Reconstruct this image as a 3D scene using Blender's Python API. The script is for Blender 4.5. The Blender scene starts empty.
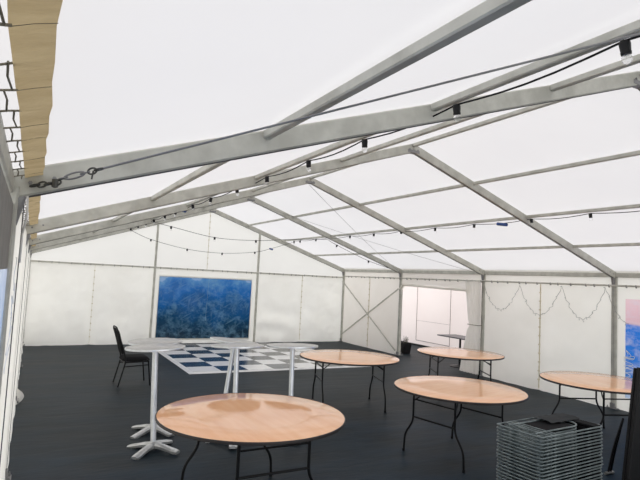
import bpy, bmesh, math, random
from mathutils import Vector, Matrix, Euler, noise
random.seed(7)
C = bpy.context.scene.collection
PI = math.pi
# ---------------- dimensions (metres) ----------------
BAY = 3.04; W = 8.988; HE = 2.284; HR = 3.791; YG = 4*BAY; SL = (HR-HE)/(W/2)
def roofz(x): return HE + SL*min(x, W-x)

# ---------------- materials ----------------
def newmat(name):
    m = bpy.data.materials.new(name); m.use_nodes = True
    nt = m.node_tree; nt.nodes.clear()
    out = nt.nodes.new('ShaderNodeOutputMaterial')
    return m, nt, out
def N(nt, t, **kw):
    n = nt.nodes.new(t)
    for k, v in kw.items():
        if k.startswith('i_'): n.inputs[k[2:].replace('_', ' ')].default_value = v
        else: setattr(n, k, v)
    return n
def col(c): return (c[0], c[1], c[2], 1)
def coords(nt, scale=(1,1,1), rot=(0,0,0)):
    tc = N(nt, 'ShaderNodeTexCoord'); mp = N(nt, 'ShaderNodeMapping')
    mp.inputs['Scale'].default_value = scale; mp.inputs['Rotation'].default_value = rot
    nt.links.new(tc.outputs['Object'], mp.inputs['Vector']); return mp.outputs['Vector']
def noise_ramp(nt, vec, scale, c0, c1, p0=.35, p1=.65, detail=4, rough=.55):
    n = N(nt, 'ShaderNodeTexNoise'); n.inputs['Scale'].default_value = scale
    n.inputs['Detail'].default_value = detail; n.inputs['Roughness'].default_value = rough
    nt.links.new(vec, n.inputs['Vector'])
    r = N(nt, 'ShaderNodeValToRGB'); r.color_ramp.elements[0].position = p0; r.color_ramp.elements[1].position = p1
    r.color_ramp.elements[0].color = col(c0); r.color_ramp.elements[1].color = col(c1)
    nt.links.new(n.outputs['Fac'], r.inputs['Fac']); return r.outputs['Color'], n.outputs['Fac']
def bump(nt, h, strength, dist=.01):
    b = N(nt, 'ShaderNodeBump'); b.inputs['Strength'].default_value = strength; b.inputs['Distance'].default_value = dist
    nt.links.new(h, b.inputs['Height']); return b.outputs['Normal']
def simple(name, c, rough=.5, metal=0, c2=None, nscale=8, bs=.15, stretch=(1,1,1), **kw):
    m, nt, out = newmat(name)
    p = N(nt, 'ShaderNodeBsdfPrincipled'); p.inputs['Roughness'].default_value = rough; p.inputs['Metallic'].default_value = metal
    c2 = c2 or tuple(x*.8 for x in c)
    co, f = noise_ramp(nt, coords(nt, stretch), nscale, c2, c)
    nt.links.new(co, p.inputs['Base Color'])
    if bs: nt.links.new(bump(nt, f, bs, .003), p.inputs['Normal'])
    for k, v in kw.items(): p.inputs[k.replace('_', ' ')].default_value = v
    nt.links.new(p.outputs[0], out.inputs[0]); return m
def fabric(name, c, c2, trans, tc, nscale=1.5, stretch=(1,1,1), bs=.3, dist=.02):
    """coated fabric lit from behind by the daylight"""
    m, nt, out = newmat(name)
    v = coords(nt, stretch)
    co, f = noise_ramp(nt, v, nscale, c2, c, .3, .7, 5)
    _, f2 = noise_ramp(nt, v, nscale*4, c2, c, .3, .7, 3)
    d = N(nt, 'ShaderNodeBsdfPrincipled'); d.inputs['Roughness'].default_value = .6
    d.inputs['Specular IOR Level'].default_value = .25
    nt.links.new(co, d.inputs['Base Color'])
    nb = bump(nt, f2, bs, dist); nt.links.new(nb, d.inputs['Normal'])
    t = N(nt, 'ShaderNodeBsdfTranslucent')
    mul = N(nt, 'ShaderNodeMix', data_type='RGBA', blend_type='MULTIPLY'); mul.inputs[0].default_value = 1
    nt.links.new(co, mul.inputs[6]); mul.inputs[7].default_value = col(tc); nt.links.new(mul.outputs[2], t.inputs['Color'])
    mx = N(nt, 'ShaderNodeMixShader'); mx.inputs[0].default_value = trans
    nt.links.new(d.outputs[0], mx.inputs[1]); nt.links.new(t.outputs[0], mx.inputs[2])
    nt.links.new(mx.outputs[0], out.inputs[0]); return m

M = {}
M['roof'] = fabric('white roof sheet', (.93,.93,.93), (.90,.90,.905), .72, (.600,.588,.592), .8, bs=.1)
M['wall'] = fabric('cream wall sheet', (.93,.925,.90), (.88,.87,.835), .52, (1,.98,.93), 1.2, (1,1,1), .5, .02)
M['gable'] = fabric('white gable sheet', (.93,.925,.905), (.90,.895,.875), .62, (.92,.905,.875), 1.2)
M['curtain'] = fabric('pale curtain sheet', (.93,.925,.90), (.88,.87,.84), .5, (1,.985,.95), 1.5)
M['annex'] = fabric('pinkish annex sheet', (.92,.855,.835), (.89,.82,.80), .62, (1,.95,.93), 1.2)
M['flap'] = fabric('tan eave flap', (.66,.58,.42), (.52,.44,.30), .60, (1,.90,.70), 5, (1,3,1), .6)
M['seam'] = simple('seam webbing', (.72,.66,.52), .8, c2=(.58,.52,.38), nscale=30)
M['seam_pink'] = simple('annex seam', (.45,.38,.37), .8)
M['alu'] = simple('weathered aluminium', (.60,.595,.53), .5, .12, c2=(.46,.455,.40), nscale=6, bs=.1)
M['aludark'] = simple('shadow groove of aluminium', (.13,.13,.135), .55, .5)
M['steel'] = simple('galvanised steel', (.30,.30,.30), .45, .7)
M['rusty'] = simple('greasy chain steel', (.10,.10,.09), .5, .6)
M['chrome'] = simple('brushed aluminium pole', (.74,.76,.78), .28, .85, c2=(.62,.64,.66), nscale=12, bs=.05)
M['cast'] = simple('cast aluminium foot', (.70,.71,.70), .35, .8, c2=(.50,.51,.51), nscale=14)
M['black'] = simple('black painted steel', (.006,.006,.007), .45, 0, c2=(.004,.004,.005), Specular_IOR_Level=.25)
M['blackplastic'] = simple('black plastic', (.006,.006,.007), .5, Specular_IOR_Level=.3)
M['blackcloth'] = simple('black upholstery', (.010,.010,.011), .9, c2=(.006,.006,.007), nscale=60, Specular_IOR_Level=.15)
M['rim'] = simple('dark table edge', (.018,.012,.010), .5)
M['grey_tube'] = simple('grey green steel tube', (.22,.26,.26), .42, .4, c2=(.10,.125,.13), nscale=9)
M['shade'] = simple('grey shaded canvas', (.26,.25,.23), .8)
M['rope'] = simple('grey rope', (.26,.235,.18), .8)
M['cord_white'] = simple('pale cord', (.72,.71,.68), .7)
M['fairy'] = simple('thin grey fairy wire', (.36,.36,.34), .6)
M['fairybulb'] = simple('small clear fairy bulb', (.50,.50,.48), .3)
M['white_wire'] = simple('white fairy wire', (.85,.86,.88), .5)
M['bluecon'] = simple('blue connector plastic', (.02,.07,.28), .4)
M['earth'] = simple('outside paving', (.50,.50,.49), .9, c2=(.42,.42,.41), nscale=2)
M['leaf'] = simple('dry plant twig', (.10,.10,.06), .7)
M['darktop'] = simple('dark grey tabletop', (.07,.07,.08), .35)
M['greycloth'] = simple('dark grey cloth', (.035,.038,.04), .9, nscale=20, Specular_IOR_Level=.2)
M['palestrip'] = simple('pale strip on the plastic', (.22,.38,.48), .5)
M['brass'] = simple('brass catch', (.75,.42,.08), .35, .6)

def glassmat():
    m, nt, out = newmat('clear bulb glass')
    g = N(nt, 'ShaderNodeBsdfGlass'); g.inputs['Roughness'].default_value = .02; g.inputs['IOR'].default_value = 1.2
    t = N(nt, 'ShaderNodeBsdfTransparent'); mx = N(nt, 'ShaderNodeMixShader'); mx.inputs[0].default_value = .45
    co, f = noise_ramp(nt, coords(nt), 5, (.93,.94,.95), (1,1,1)); nt.links.new(co, g.inputs['Color'])
    nt.links.new(t.outputs[0], mx.inputs[1]); nt.links.new(g.outputs[0], mx.inputs[2])
    nt.links.new(mx.outputs[0], out.inputs[0]); return m
M['glass'] = glassmat()

def woodtop():
    m, nt, out = newmat('varnished plywood')
    p = N(nt, 'ShaderNodeBsdfPrincipled'); p.inputs['Roughness'].default_value = .07
    p.inputs['Specular IOR Level'].default_value = .5
    v = coords(nt, (1.2, 9, 1))
    co, f = noise_ramp(nt, v, 1.6, (.92,.50,.275), (.98,.59,.35), .3, .7, 6)
    co2, f2 = noise_ramp(nt, coords(nt), 1.7, (.95,.92,.89), (1,1,1), .35, .6, 4)
    mul = N(nt, 'ShaderNodeMix', data_type='RGBA', blend_type='MULTIPLY'); mul.inputs[0].default_value = 1
    nt.links.new(co, mul.inputs[6]); nt.links.new(co2, mul.inputs[7])
    nt.links.new(mul.outputs[2], p.inputs['Base Color'])
    nt.links.new(bump(nt, f2, .012, .01), p.inputs['Normal'])
    nt.links.new(p.outputs[0], out.inputs[0]); return m
M['wood'] = woodtop()
def poseurtop():
    m, nt, out = newmat('mottled pale laminate')
    p = N(nt, 'ShaderNodeBsdfPrincipled'); p.inputs['Roughness'].default_value = .3
    co, f = noise_ramp(nt, coords(nt), 14, (.33,.32,.30), (.52,.51,.49), .35, .65, 8, .7)
    nt.links.new(co, p.inputs['Base Color']); nt.links.new(p.outputs[0], out.inputs[0]); return m
M['laminate'] = poseurtop()
def floormat():
    m, nt, out = newmat('dark matting')
    p = N(nt, 'ShaderNodeBsdfPrincipled'); p.inputs['Specular IOR Level'].default_value = .13
    v = coords(nt, (.55, 1.7, 1), (0,0,.12))
    co, f = noise_ramp(nt, v, 1.6, (.005,.0085,.0105), (.020,.029,.035), .3, .72, 7, .6)
    co2, f2 = noise_ramp(nt, coords(nt), .45, (.78,.80,.80), (1.2,1.3,1.5), .35, .7, 3)
    mul = N(nt, 'ShaderNodeMix', data_type='RGBA', blend_type='MULTIPLY'); mul.inputs[0].default_value = 1
    nt.links.new(co, mul.inputs[6]); nt.links.new(co2, mul.inputs[7])
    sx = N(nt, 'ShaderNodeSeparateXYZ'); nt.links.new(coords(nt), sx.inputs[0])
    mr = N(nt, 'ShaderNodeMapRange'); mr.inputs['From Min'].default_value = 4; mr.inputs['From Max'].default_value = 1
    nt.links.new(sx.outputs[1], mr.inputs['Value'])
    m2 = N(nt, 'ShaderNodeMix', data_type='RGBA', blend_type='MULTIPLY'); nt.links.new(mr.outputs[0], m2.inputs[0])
    nt.links.new(mul.outputs[2], m2.inputs[6]); m2.inputs[7].default_value = (1.15,1.5,1.85,1)  # bluish sheen towards the near end, painted into the base colour
    nt.links.new(m2.outputs[2], p.inputs['Base Color'])
    r = N(nt, 'ShaderNodeMapRange'); r.inputs['To Min'].default_value = .42; r.inputs['To Max'].default_value = .62
    nt.links.new(f, r.inputs['Value']); nt.links.new(r.outputs[0], p.inputs['Roughness'])
    nt.links.new(bump(nt, f, .45, .03), p.inputs['Normal'])
    nt.links.new(p.outputs[0], out.inputs[0]); return m
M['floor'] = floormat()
def checker():
    m, nt, out = newmat('black and white dance floor')
    p = N(nt, 'ShaderNodeBsdfPrincipled'); p.inputs['Roughness'].default_value = .22
    v = coords(nt)
    ch = N(nt, 'ShaderNodeTexChecker'); ch.inputs['Scale'].default_value = 1/.575
    ch.inputs['Color2'].default_value = (.80,.80,.80,1)
    co, f = noise_ramp(nt, v, .5, (.013,.045,.125), (.045,.048,.048), .44, .56, 2)
    # window's blue reflection painted into the dark tiles, giving way to charcoal along x
    sx = N(nt, 'ShaderNodeSeparateXYZ'); nt.links.new(v, sx.inputs[0])
    mr = N(nt, 'ShaderNodeMapRange'); mr.inputs['From Min'].default_value = 1.6; mr.inputs['From Max'].default_value = 2.6
    nt.links.new(sx.outputs[0], mr.inputs['Value'])
    mx = N(nt, 'ShaderNodeMix', data_type='RGBA'); nt.links.new(mr.outputs[0], mx.inputs[0])
    mx.inputs[6].default_value = (.010,.026,.055,1); mx.inputs[7].default_value = (.05,.052,.048,1)
    nt.links.new(v, ch.inputs['Vector']); nt.links.new(mx.outputs[2], ch.inputs['Color1'])
    nt.links.new(ch.outputs['Color'], p.inputs['Base Color'])
    nt.links.new(p.outputs[0], out.inputs[0]); return m
M['checker'] = checker()
M['whiteedge'] = simple('white ramp edging', (.72,.72,.72), .3)
def pvcpane(name, stops, scratch=(.55,.68,.85), trans=.5, wob=.55):
    """scratched clear plastic with blue sheeting behind: colour runs with height"""
    m, nt, out = newmat(name)
    tc = N(nt, 'ShaderNodeTexCoord'); s = N(nt, 'ShaderNodeSeparateXYZ'); nt.links.new(tc.outputs['Generated'], s.inputs[0])
    n = N(nt, 'ShaderNodeTexNoise'); n.inputs['Scale'].default_value = 1.6; n.inputs['Detail'].default_value = 6
    nt.links.new(tc.outputs['Object'], n.inputs['Vector'])
    a = N(nt, 'ShaderNodeMath', operation='MULTIPLY_ADD'); a.inputs[1].default_value = wob; a.inputs[2].default_value = -wob/2
    nt.links.new(n.outputs['Fac'], a.inputs[0])
    b = N(nt, 'ShaderNodeMath', operation='ADD'); nt.links.new(s.outputs[2], b.inputs[0]); nt.links.new(a.outputs[0], b.inputs[1])
    r = N(nt, 'ShaderNodeValToRGB'); e = r.color_ramp.elements
    while len(e) > 1: e.remove(e[0])
    e[0].position = stops[0][0]; e[0].color = col(stops[0][1])
    for ps, c in stops[1:]: x = e.new(ps); x.color = col(c)
    nt.links.new(b.outputs[0], r.inputs['Fac'])
    # scratches: two stretched noises laid diagonally, plus fine haze
    def scr(sc, rot, lo, hi, seed):
        v = coords(nt, tuple(1/k for k in sc), rot); v.node.vector_type = 'TEXTURE'; q = N(nt, 'ShaderNodeTexNoise'); q.noise_dimensions = '4D'; q.inputs['W'].default_value = seed
        q.inputs['Scale'].default_value = 3; q.inputs['Detail'].default_value = 8; q.inputs['Roughness'].default_value = .65
        nt.links.new(v, q.inputs['Vector'])
        k = N(nt, 'ShaderNodeMapRange'); k.inputs['From Min'].default_value = lo; k.inputs['From Max'].default_value = hi
        nt.links.new(q.outputs['Fac'], k.inputs['Value']); return k.outputs[0]
    s1 = scr((.6,.6,5), (0,-.55,0), .54, .74, 1); s2 = scr((2.4,2.4,.9), (0,.1,0), .54, .74, 4); s3 = scr((1.6,1.6,2.2), (0,.3,0), .48, .72, 9)
    m1 = N(nt, 'ShaderNodeMath', operation='MAXIMUM'); nt.links.new(s1, m1.inputs[0]); nt.links.new(s2, m1.inputs[1])
    m2 = N(nt, 'ShaderNodeMath', operation='MAXIMUM'); nt.links.new(m1.outputs[0], m2.inputs[0]); nt.links.new(s3, m2.inputs[1])
    m3 = N(nt, 'ShaderNodeMath', operation='MULTIPLY'); m3.inputs[1].default_value = .6; nt.links.new(m2.outputs[0], m3.inputs[0])
    cm = N(nt, 'ShaderNodeMix', data_type='RGBA'); nt.links.new(m3.outputs[0], cm.inputs[0])
    nt.links.new(r.outputs['Color'], cm.inputs[6]); cm.inputs[7].default_value = col(scratch)
    t = N(nt, 'ShaderNodeBsdfTranslucent'); nt.links.new(cm.outputs[2], t.inputs['Color'])
    g = N(nt, 'ShaderNodeBsdfPrincipled'); g.inputs['Roughness'].default_value = .15; nt.links.new(cm.outputs[2], g.inputs['Base Color'])
    nt.links.new(bump(nt, n.outputs['Fac'], .3, .03), g.inputs['Normal'])
    mx = N(nt, 'ShaderNodeMixShader'); mx.inputs[0].default_value = trans
    nt.links.new(g.outputs[0], mx.inputs[1]); nt.links.new(t.outputs[0], mx.inputs[2])
    nt.links.new(mx.outputs[0], out.inputs[0]); return m
M['pane'] = pvcpane('blue seen through scratched plastic',
    [(0,(.004,.022,.045)), (.28,(.004,.042,.10)), (.55,(.005,.07,.21)), (.80,(.010,.115,.38)), (.97,(.08,.24,.50)), (1,(.25,.38,.60))], (.17,.33,.46), wob=.9)
M['pane_pink'] = pvcpane('pink and blue seen through plastic',
    [(0,(.60,.72,.85)), (.10,(.12,.30,.68)), (.40,(.03,.22,.74)), (.735,(.02,.20,.75)), (.755,(.80,.52,.58)), (.9,(.88,.60,.66)), (1,(.9,.66,.7))], (.8,.75,.85), wob=.06)
M['pane_side'] = pvcpane('pale blue seen through plastic',
    [(0,(.02,.15,.55)), (.35,(.04,.28,.75)), (.6,(.25,.42,.75)), (.85,(.40,.52,.75)), (1,(.5,.58,.75))], (.75,.8,.9))

# ---------------- mesh helpers ----------------
def frame_of(d):
    d = d.normalized(); up = Vector((0,0,1)) if abs(d.z) < .95 else Vector((1,0,0))
    s = d.cross(up).normalized(); u = s.cross(d).normalized(); return d, s, u
def add_bar(bm, a, b, w, h, bev=0.0):
    """square bar from a to b: w across (level), h the other way; the long edges bevelled"""
    a, b = Vector(a), Vector(b); d, s, u = frame_of(b-a)
    c = min(w, h)*.16 if not bev else bev
    pr = [(w/2-c,h/2),(w/2,h/2-c),(w/2,-h/2+c),(w/2-c,-h/2),(-w/2+c,-h/2),(-w/2,-h/2+c),(-w/2,h/2-c),(-w/2+c,h/2)]
    r = [[bm.verts.new(p + s*x + u*y) for x, y in pr] for p in (a, b)]
    n = len(pr)
    for i in range(n): bm.faces.new((r[0][i], r[0][(i+1)%n], r[1][(i+1)%n], r[1][i]))
    bm.faces.new(r[0]); bm.faces.new(list(reversed(r[1])))
def add_box(bm, lo, hi):
    x0,y0,z0 = lo; x1,y1,z1 = hi
    add_bar(bm, ((x0+x1)/2, y0, (z0+z1)/2), ((x0+x1)/2, y1, (z0+z1)/2), abs(x1-x0), abs(z1-z0), .0015)
def add_tube(bm, pts, r, n=8, closed=False):
    pts = [Vector(p) for p in pts]; m = len(pts); rings = []
    t0 = (pts[1]-pts[0]).normalized(); _, s, u = frame_of(t0)
    for i, p in enumerate(pts):
        if closed: t = (pts[(i+1)%m]-pts[i-1]).normalized()
        elif i == 0: t = t0
        elif i == m-1: t = (pts[-1]-pts[-2]).normalized()
        else: t = ((pts[i+1]-p).normalized()+(p-pts[i-1]).normalized()).normalized()
        s = (s - t*s.dot(t)).normalized(); u = s.cross(t)
        rr = r[i] if isinstance(r, (list, tuple)) else r
        rings.append([bm.verts.new(p + (s*math.cos(2*PI*k/n)+u*math.sin(2*PI*k/n))*rr) for k in range(n)])
    for i in range(m if closed else m-1):
        A, B = rings[i], rings[(i+1)%m]
        off = 0
        if closed and i == m-1:
            off = min(range(n), key=lambda o: (A[0].co-B[o].co).length)
        for k in range(n): bm.faces.new((A[k], A[(k+1)%n], B[(k+1+off)%n], B[(k+off)%n]))
    if not closed: bm.faces.new(list(reversed(rings[0]))); bm.faces.new(rings[-1])
def add_lathe(bm, prof, n=24, mat=None):
    """prof: (radius, z) from bottom to top; capped"""
    mt = mat or Matrix(); rings = []
    for r, z in prof:
        rings.append([bm.verts.new(mt @ Vector((r*math.cos(2*PI*k/n), r*math.sin(2*PI*k/n), z))) for k in range(n)])
    for A, B in zip(rings, rings[1:]):
        for k in range(n): bm.faces.new((A[k], A[(k+1)%n], B[(k+1)%n], B[k]))
    bm.faces.new(list(reversed(rings[0]))); bm.faces.new(rings[-1])
def round_path(pts, r=.03, seg=5):
    pts = [Vector(p) for p in pts]; out = [pts[0]]
    for i in range(1, len(pts)-1):
        a, p, b = pts[i-1], pts[i], pts[i+1]
        q = min(r, (a-p).length*.45, (b-p).length*.45)
        s = p+(a-p).normalized()*q; e = p+(b-p).normalized()*q
        for k in range(seg+1):
            t = k/seg; out.append(s*(1-t)**2 + p*2*t*(1-t) + e*t*t)
    out.append(pts[-1]); return out
def obj(name, bm, mat, parent=None, smooth=None):
    me = bpy.data.meshes.new(name); bmesh.ops.recalc_face_normals(bm, faces=bm.faces); bm.to_mesh(me); bm.free()
    me.materials.append(mat if not isinstance(mat, str) else M[mat])
    if smooth:
        for p in me.polygons: p.use_smooth = True
        if smooth != 'all':
            me.set_sharp_from_angle(angle=math.radians(40))
    o = bpy.data.objects.new(name, me); C.objects.link(o)
    if parent: o.parent = parent
    return o
def B(): return bmesh.new()
def empty(name, loc=(0,0,0), rz=0, rot=None):
    o = bpy.data.objects.new(name, None); C.objects.link(o); o.location = loc
    o.rotation_euler = rot or (0,0,rz); o.empty_display_size = .1; return o
def tag(o, label=None, cat=None, group=None, kind=None):
    if label: o['label'] = label
    if cat: o['category'] = cat
    if group: o['group'] = group
    if kind: o['kind'] = kind
    return o
def struct(o, label, cat): return tag(o, label, cat, kind='structure')
def copy_tree(o, parent=None):
    c = o.copy(); C.objects.link(c)
    if parent: c.parent = parent
    for ch in list(o.children): copy_tree(ch, c)
    return c
def sheet(name, origin, ax, az, la, lz, na, nz, disp, mat, parent=None, normal=None):
    """a hanging cloth: la along ax, lz along az; disp(s, t) pushes along the normal"""
    bm = B(); origin, ax, az = Vector(origin), Vector(ax), Vector(az)
    nn = Vector(normal) if normal else ax.cross(az)
    g = []
    for i in range(na+1):
        row = []
        for j in range(nz+1):
            s, t = la*i/na, lz*j/nz
            d = disp(s, t)
            if not isinstance(d, tuple): d = (d, 0, 0)
            row.append(bm.verts.new(origin + ax*(s+d[1]) + az*(t+d[2]) + nn*d[0]))
        g.append(row)
    for i in range(na):
        for j in range(nz): bm.faces.new((g[i][j], g[i+1][j], g[i+1][j+1], g[i][j+1]))
    return obj(name, bm, mat, parent, 'all')
def fbm(x, y, z=0): return noise.fractal(Vector((x, y, z)), .9, 2.1, 4)

# ---------------- camera ----------------
cam = bpy.data.cameras.new('camera'); co = bpy.data.objects.new('camera', cam); C.objects.link(co)
bpy.context.scene.camera = co
CP = (0.0899, -2.5867, 1.9490); yaw, pitch, roll, F = .495748, .075185, .049879, 525.29
f = Vector((math.sin(yaw)*math.cos(pitch), math.cos(yaw)*math.cos(pitch), math.sin(pitch)))
r = f.cross(Vector((0,0,1))).normalized(); u = r.cross(f)
r2 = r*math.cos(roll)+u*math.sin(roll); u2 = -r*math.sin(roll)+u*math.cos(roll)
co.matrix_world = Matrix(((r2.x,u2.x,-f.x,CP[0]),(r2.y,u2.y,-f.y,CP[1]),(r2.z,u2.z,-f.z,CP[2]),(0,0,0,1)))
cam.sensor_width = 36; cam.lens = F/640*36; cam.clip_start = .02; cam.clip_end = 200

# ---------------- daylight ----------------
w = bpy.data.worlds.new('overcast'); bpy.context.scene.world = w; w.use_nodes = True
nt = w.node_tree; bg = nt.nodes['Background']
tc = nt.nodes.new('ShaderNodeTexCoord'); sp = nt.nodes.new('ShaderNodeSeparateXYZ'); nt.links.new(tc.outputs['Generated'], sp.inputs[0])
rp = nt.nodes.new('ShaderNodeValToRGB'); nt.links.new(sp.outputs[2], rp.inputs['Fac'])
rp.color_ramp.elements[0].color = (.95,.96,.99,1); rp.color_ramp.elements[1].color = (1,1,1,1)
nt.links.new(rp.outputs[0], bg.inputs['Color']); bg.inputs['Strength'].default_value = 1.78
sun = bpy.data.lights.new('sun_behind_cloud', 'SUN'); sun.energy = .8; sun.angle = math.radians(50); sun.color = (1,.99,.97)
so = bpy.data.objects.new('sun_behind_cloud', sun); C.objects.link(so); so.rotation_euler = (.35, -.25, 0)

# ---------------- ground, floor ----------------
bm = B(); 
vs = [bm.verts.new(p) for p in ((-40,-30,-.06),(50,-30,-.06),(50,60,-.06),(-40,60,-.06))]; bm.faces.new(vs)
struct(obj('ground', bm, 'earth'), 'grey paving outside around the marquee', 'ground')
bm = B(); na, nb = 60, 90; g = []
for i in range(na+1):
    g.append([bm.verts.new((-.25+12.5*i/na, -6.5+22*j/nb, .004*fbm(i*.25, j*.35) if 0 < i < na else 0)) for j in range(nb+1)])
for i in range(na):
    for j in range(nb): bm.faces.new((g[i][j], g[i+1][j], g[i+1][j+1], g[i][j+1]))
for v in bm.verts: v.co.z -= .004
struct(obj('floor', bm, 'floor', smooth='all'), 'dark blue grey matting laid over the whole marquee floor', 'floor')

# ---------------- roof ----------------
def roof_side(sg):
    bm = B(); n, m_ = 40, 72; g = []
    for i in range(n+1):
        t = i/n; x = -.14 + (W/2+.14)*t
        row = []
        for j in range(m_+1):
            y = -2*BAY + (YG+2*BAY+.07)*j/m_
            ph = (y/BAY) % 1
            z = roofz(max(x,0)) + min(x,0)*SL + .082 + .03*math.sin(PI*ph)*math.sin(PI*min(t*1.0,1)) + .004*fbm(x*1.3, y*1.3)*math.sin(PI*ph)
            row.append(bm.verts.new((x if sg > 0 else W-x, y, z)))
        g.append(row)
    for i in range(n):
        for j in range(m_): bm.faces.new((g[i][j], g[i+1][j], g[i+1][j+1], g[i][j+1]))
    return bm
rf = obj('ceiling', roof_side(1), 'roof', smooth='all'); struct(rf, 'white translucent roof sheet sloping up from the lacing side to the ridge', 'roof')
rf2 = obj('ceiling', roof_side(-1), 'roof', smooth='all'); struct(rf2, 'white translucent roof sheet sloping down to the wall with the open doorway', 'roof')
# tan flap and rope lacing along the eave
fl = sheet('eave_flap', (.028,-6,HE+.035), (1,0,SL), (0,1,0), .068, 18.1, 4, 120,
    lambda s, t: (.006*math.sin(t*2*PI/.31+s*20)+.004*fbm(s*8,t*4), .004*fbm(3,t*1.5), 0), 'flap', rf)
bm = B()
for i in range(104):
    y = -5.8+i*.172
    a = .012*fbm(1, y*3)
    add_tube(bm, [(-.014,y,HE+.02),(.006,y+.012+a,HE+.028),(.03,y+.02,HE+.036)], .0028, 6)
    if i % 2 == 0: add_tube(bm, [(.006,y+.01,HE+.027),(.009,y+.09,HE+.030),(.004,y+.185,HE+.028)], .0024, 6)
    else: add_tube(bm, [(.020,y+.01,HE+.032),(.016,y+.09,HE+.030),(.021,y+.185,HE+.032)], .0024, 6)
    add_tube(bm, [(.03,y+.02,HE+.0345),(.060,y+.023+a,HE+.047),(.094,y+.02,HE+.0575)], .0007, 5)
obj('rope_lacing', bm, 'rope', rf)

# ---------------- walls ----------------
def wrinkle(seed, amp=.018, hor=0, bot=.0):
    def d(s, t):
        e = .02*0
        v = amp*fbm(s*1.1+seed, t*.9, seed) + amp*.35*fbm(s*3+seed, t*3, 2)
        if hor: v += hor*math.sin(t*9+1.5*math.sin(s*2.1+seed)+1.2*fbm(s,t,seed))*math.exp(-((t-.65)/.5)**2)
        if bot: v += bot*math.exp(-t/.14)*(1+.6*fbm(s*2+seed, 0, 4))
        return v
    return d
RZ = 2.06     # curtain rail height
def pinch(s0, s1, f, z=RZ):
    """keep the sheet in place at its sides and along the rail"""
    def d(s, t):
        k = min(1, (s-s0)/.25, (s1-s)/.25); k = max(0, k)
        return f(s, t)*(.25+.75*k)*min(1, (2.4-t)/.3 if t > 2.1 else 1)
    return d
# gable end: upper triangle with the lower wall in four sheets around the window
bm = B(); n = 60
lo, hi = [], []
for i in range(n+1):
    x = -.1+(W+.2)*i/n; lo.append(x)
rows = []
for x in lo:
    top = roofz(min(max(x,0),W))+.085
    rows.append([bm.verts.new((x, YG+.045+.006*fbm(x*1.5, j*.7), RZ-.03+(top-RZ+.03)*j/10)) for j in range(11)])
for i in range(n):
    for j in range(10): bm.faces.new((rows[i][j], rows[i+1][j], rows[i+1][j+1], rows[i][j+1]))
wb = obj('wall_back', bm, 'gable', smooth='all'); struct(wb, 'cream gable end wall of hanging sheets with one big window', 'wall')
def gsheet(x0, x1, z0, z1, seed, amp, hor=0, bot=0):
    n_ = max(6, int((x1-x0)*18)); m_ = max(6, int((z1-z0)*18))
    f_ = wrinkle(seed, amp, hor, bot)
    L = x1-x0
    return sheet('wall_sheet', (x0, YG+.03, z0), (1,0,0), (0,0,1), L, z1-z0, n_, m_,
                 lambda s, t: (f_(s, t+z0)*max(0,min(1, s/.15, (L-s)/.15)), 0, 0), 'wall', wb, (0,-1,0))
gsheet(-.08,1.49,.0,RZ,1,.06,0,.12); gsheet(1.49,3.0,.0,RZ,2,.055,0,.12)
gsheet(6.0,7.5,.0,RZ,4,.045,.045,.08); gsheet(7.5,W+.05,.0,RZ,5,.055,.02,.08)
WX0, WX1, WZ0, WZ1 = 3.14, 5.84, .11, 1.84
gsheet(3.0,WX0,.0,RZ,6,.002); gsheet(WX1,6.0,.0,RZ,7,.004); gsheet(WX0,WX1,WZ1,RZ,8,.004); gsheet(WX0,WX1,.0,WZ0,9,.004,0,.03)
def seam(parent, a, b, nrm, wd=.022, mat='seam', eye=True):
    bm = B(); a, b, nrm = Vector(a), Vector(b), Vector(nrm)
    k = 24; pts = [a+(b-a)*i/k + nrm*(.012+.004*math.sin(i*1.7)) for i in range(k+1)]
    for i in range(k): add_bar(bm, pts[i], pts[i+1], wd, .006) if abs(nrm.y) > .5 else add_bar(bm, pts[i], pts[i+1], .006, wd)
    if eye:
        L = (b-a).length; q = int(L/.16)
        for i in range(1, q):
            p = a+(b-a)*i/q + nrm*.022
            add_box(bm, p-Vector((.016,.016,.012)), p+Vector((.016,.016,.012)))
    return obj('seam', bm, mat, parent)
seam(wb, (1.49,YG+.0,.03), (1.49,YG+.0,RZ), (0,-1,0)); seam(wb, (7.5,YG+.0,.05), (7.5,YG+.0,RZ), (0,-1,0))
seam(wb, (4.45,YG+.03,RZ), (4.45,YG+.03,HR), (0,-1,0), .02)
# gable window
wn = sheet('window_1', (WX0,YG+.035,WZ0), (1,0,0), (0,0,1), WX1-WX0, WZ1-WZ0, 40, 26,
    lambda s, t: .008*fbm(s*1.4, t*1.4, 9), 'pane', None, (0,-1,0))
struct(wn, 'scratched clear plastic window showing deep blue, in the gable wall', 'window')
bm = B()
for a, b in (((WX0,WZ0),(WX1,WZ0)),((WX0,WZ1),(WX1,WZ1)),((WX0,WZ0),(WX0,WZ1)),((WX1,WZ0),(WX1,WZ1))):
    add_bar(bm, (a[0],YG+.02,a[1]), (b[0],YG+.02,b[1]), .035, .008) if a[0] == b[0] else add_bar(bm, (a[0],YG+.02,a[1]), (b[0],YG+.02,b[1]), .008, .035)
obj('window_frame', bm, 'wall', wn)
bm = B(); add_bar(bm, (4.50,YG+.022,.62), (4.53,YG+.022,1.82), .010, .004); obj('pane_strip', bm, 'palestrip', wn)  # narrow pale upright strip near the middle of the pane

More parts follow.
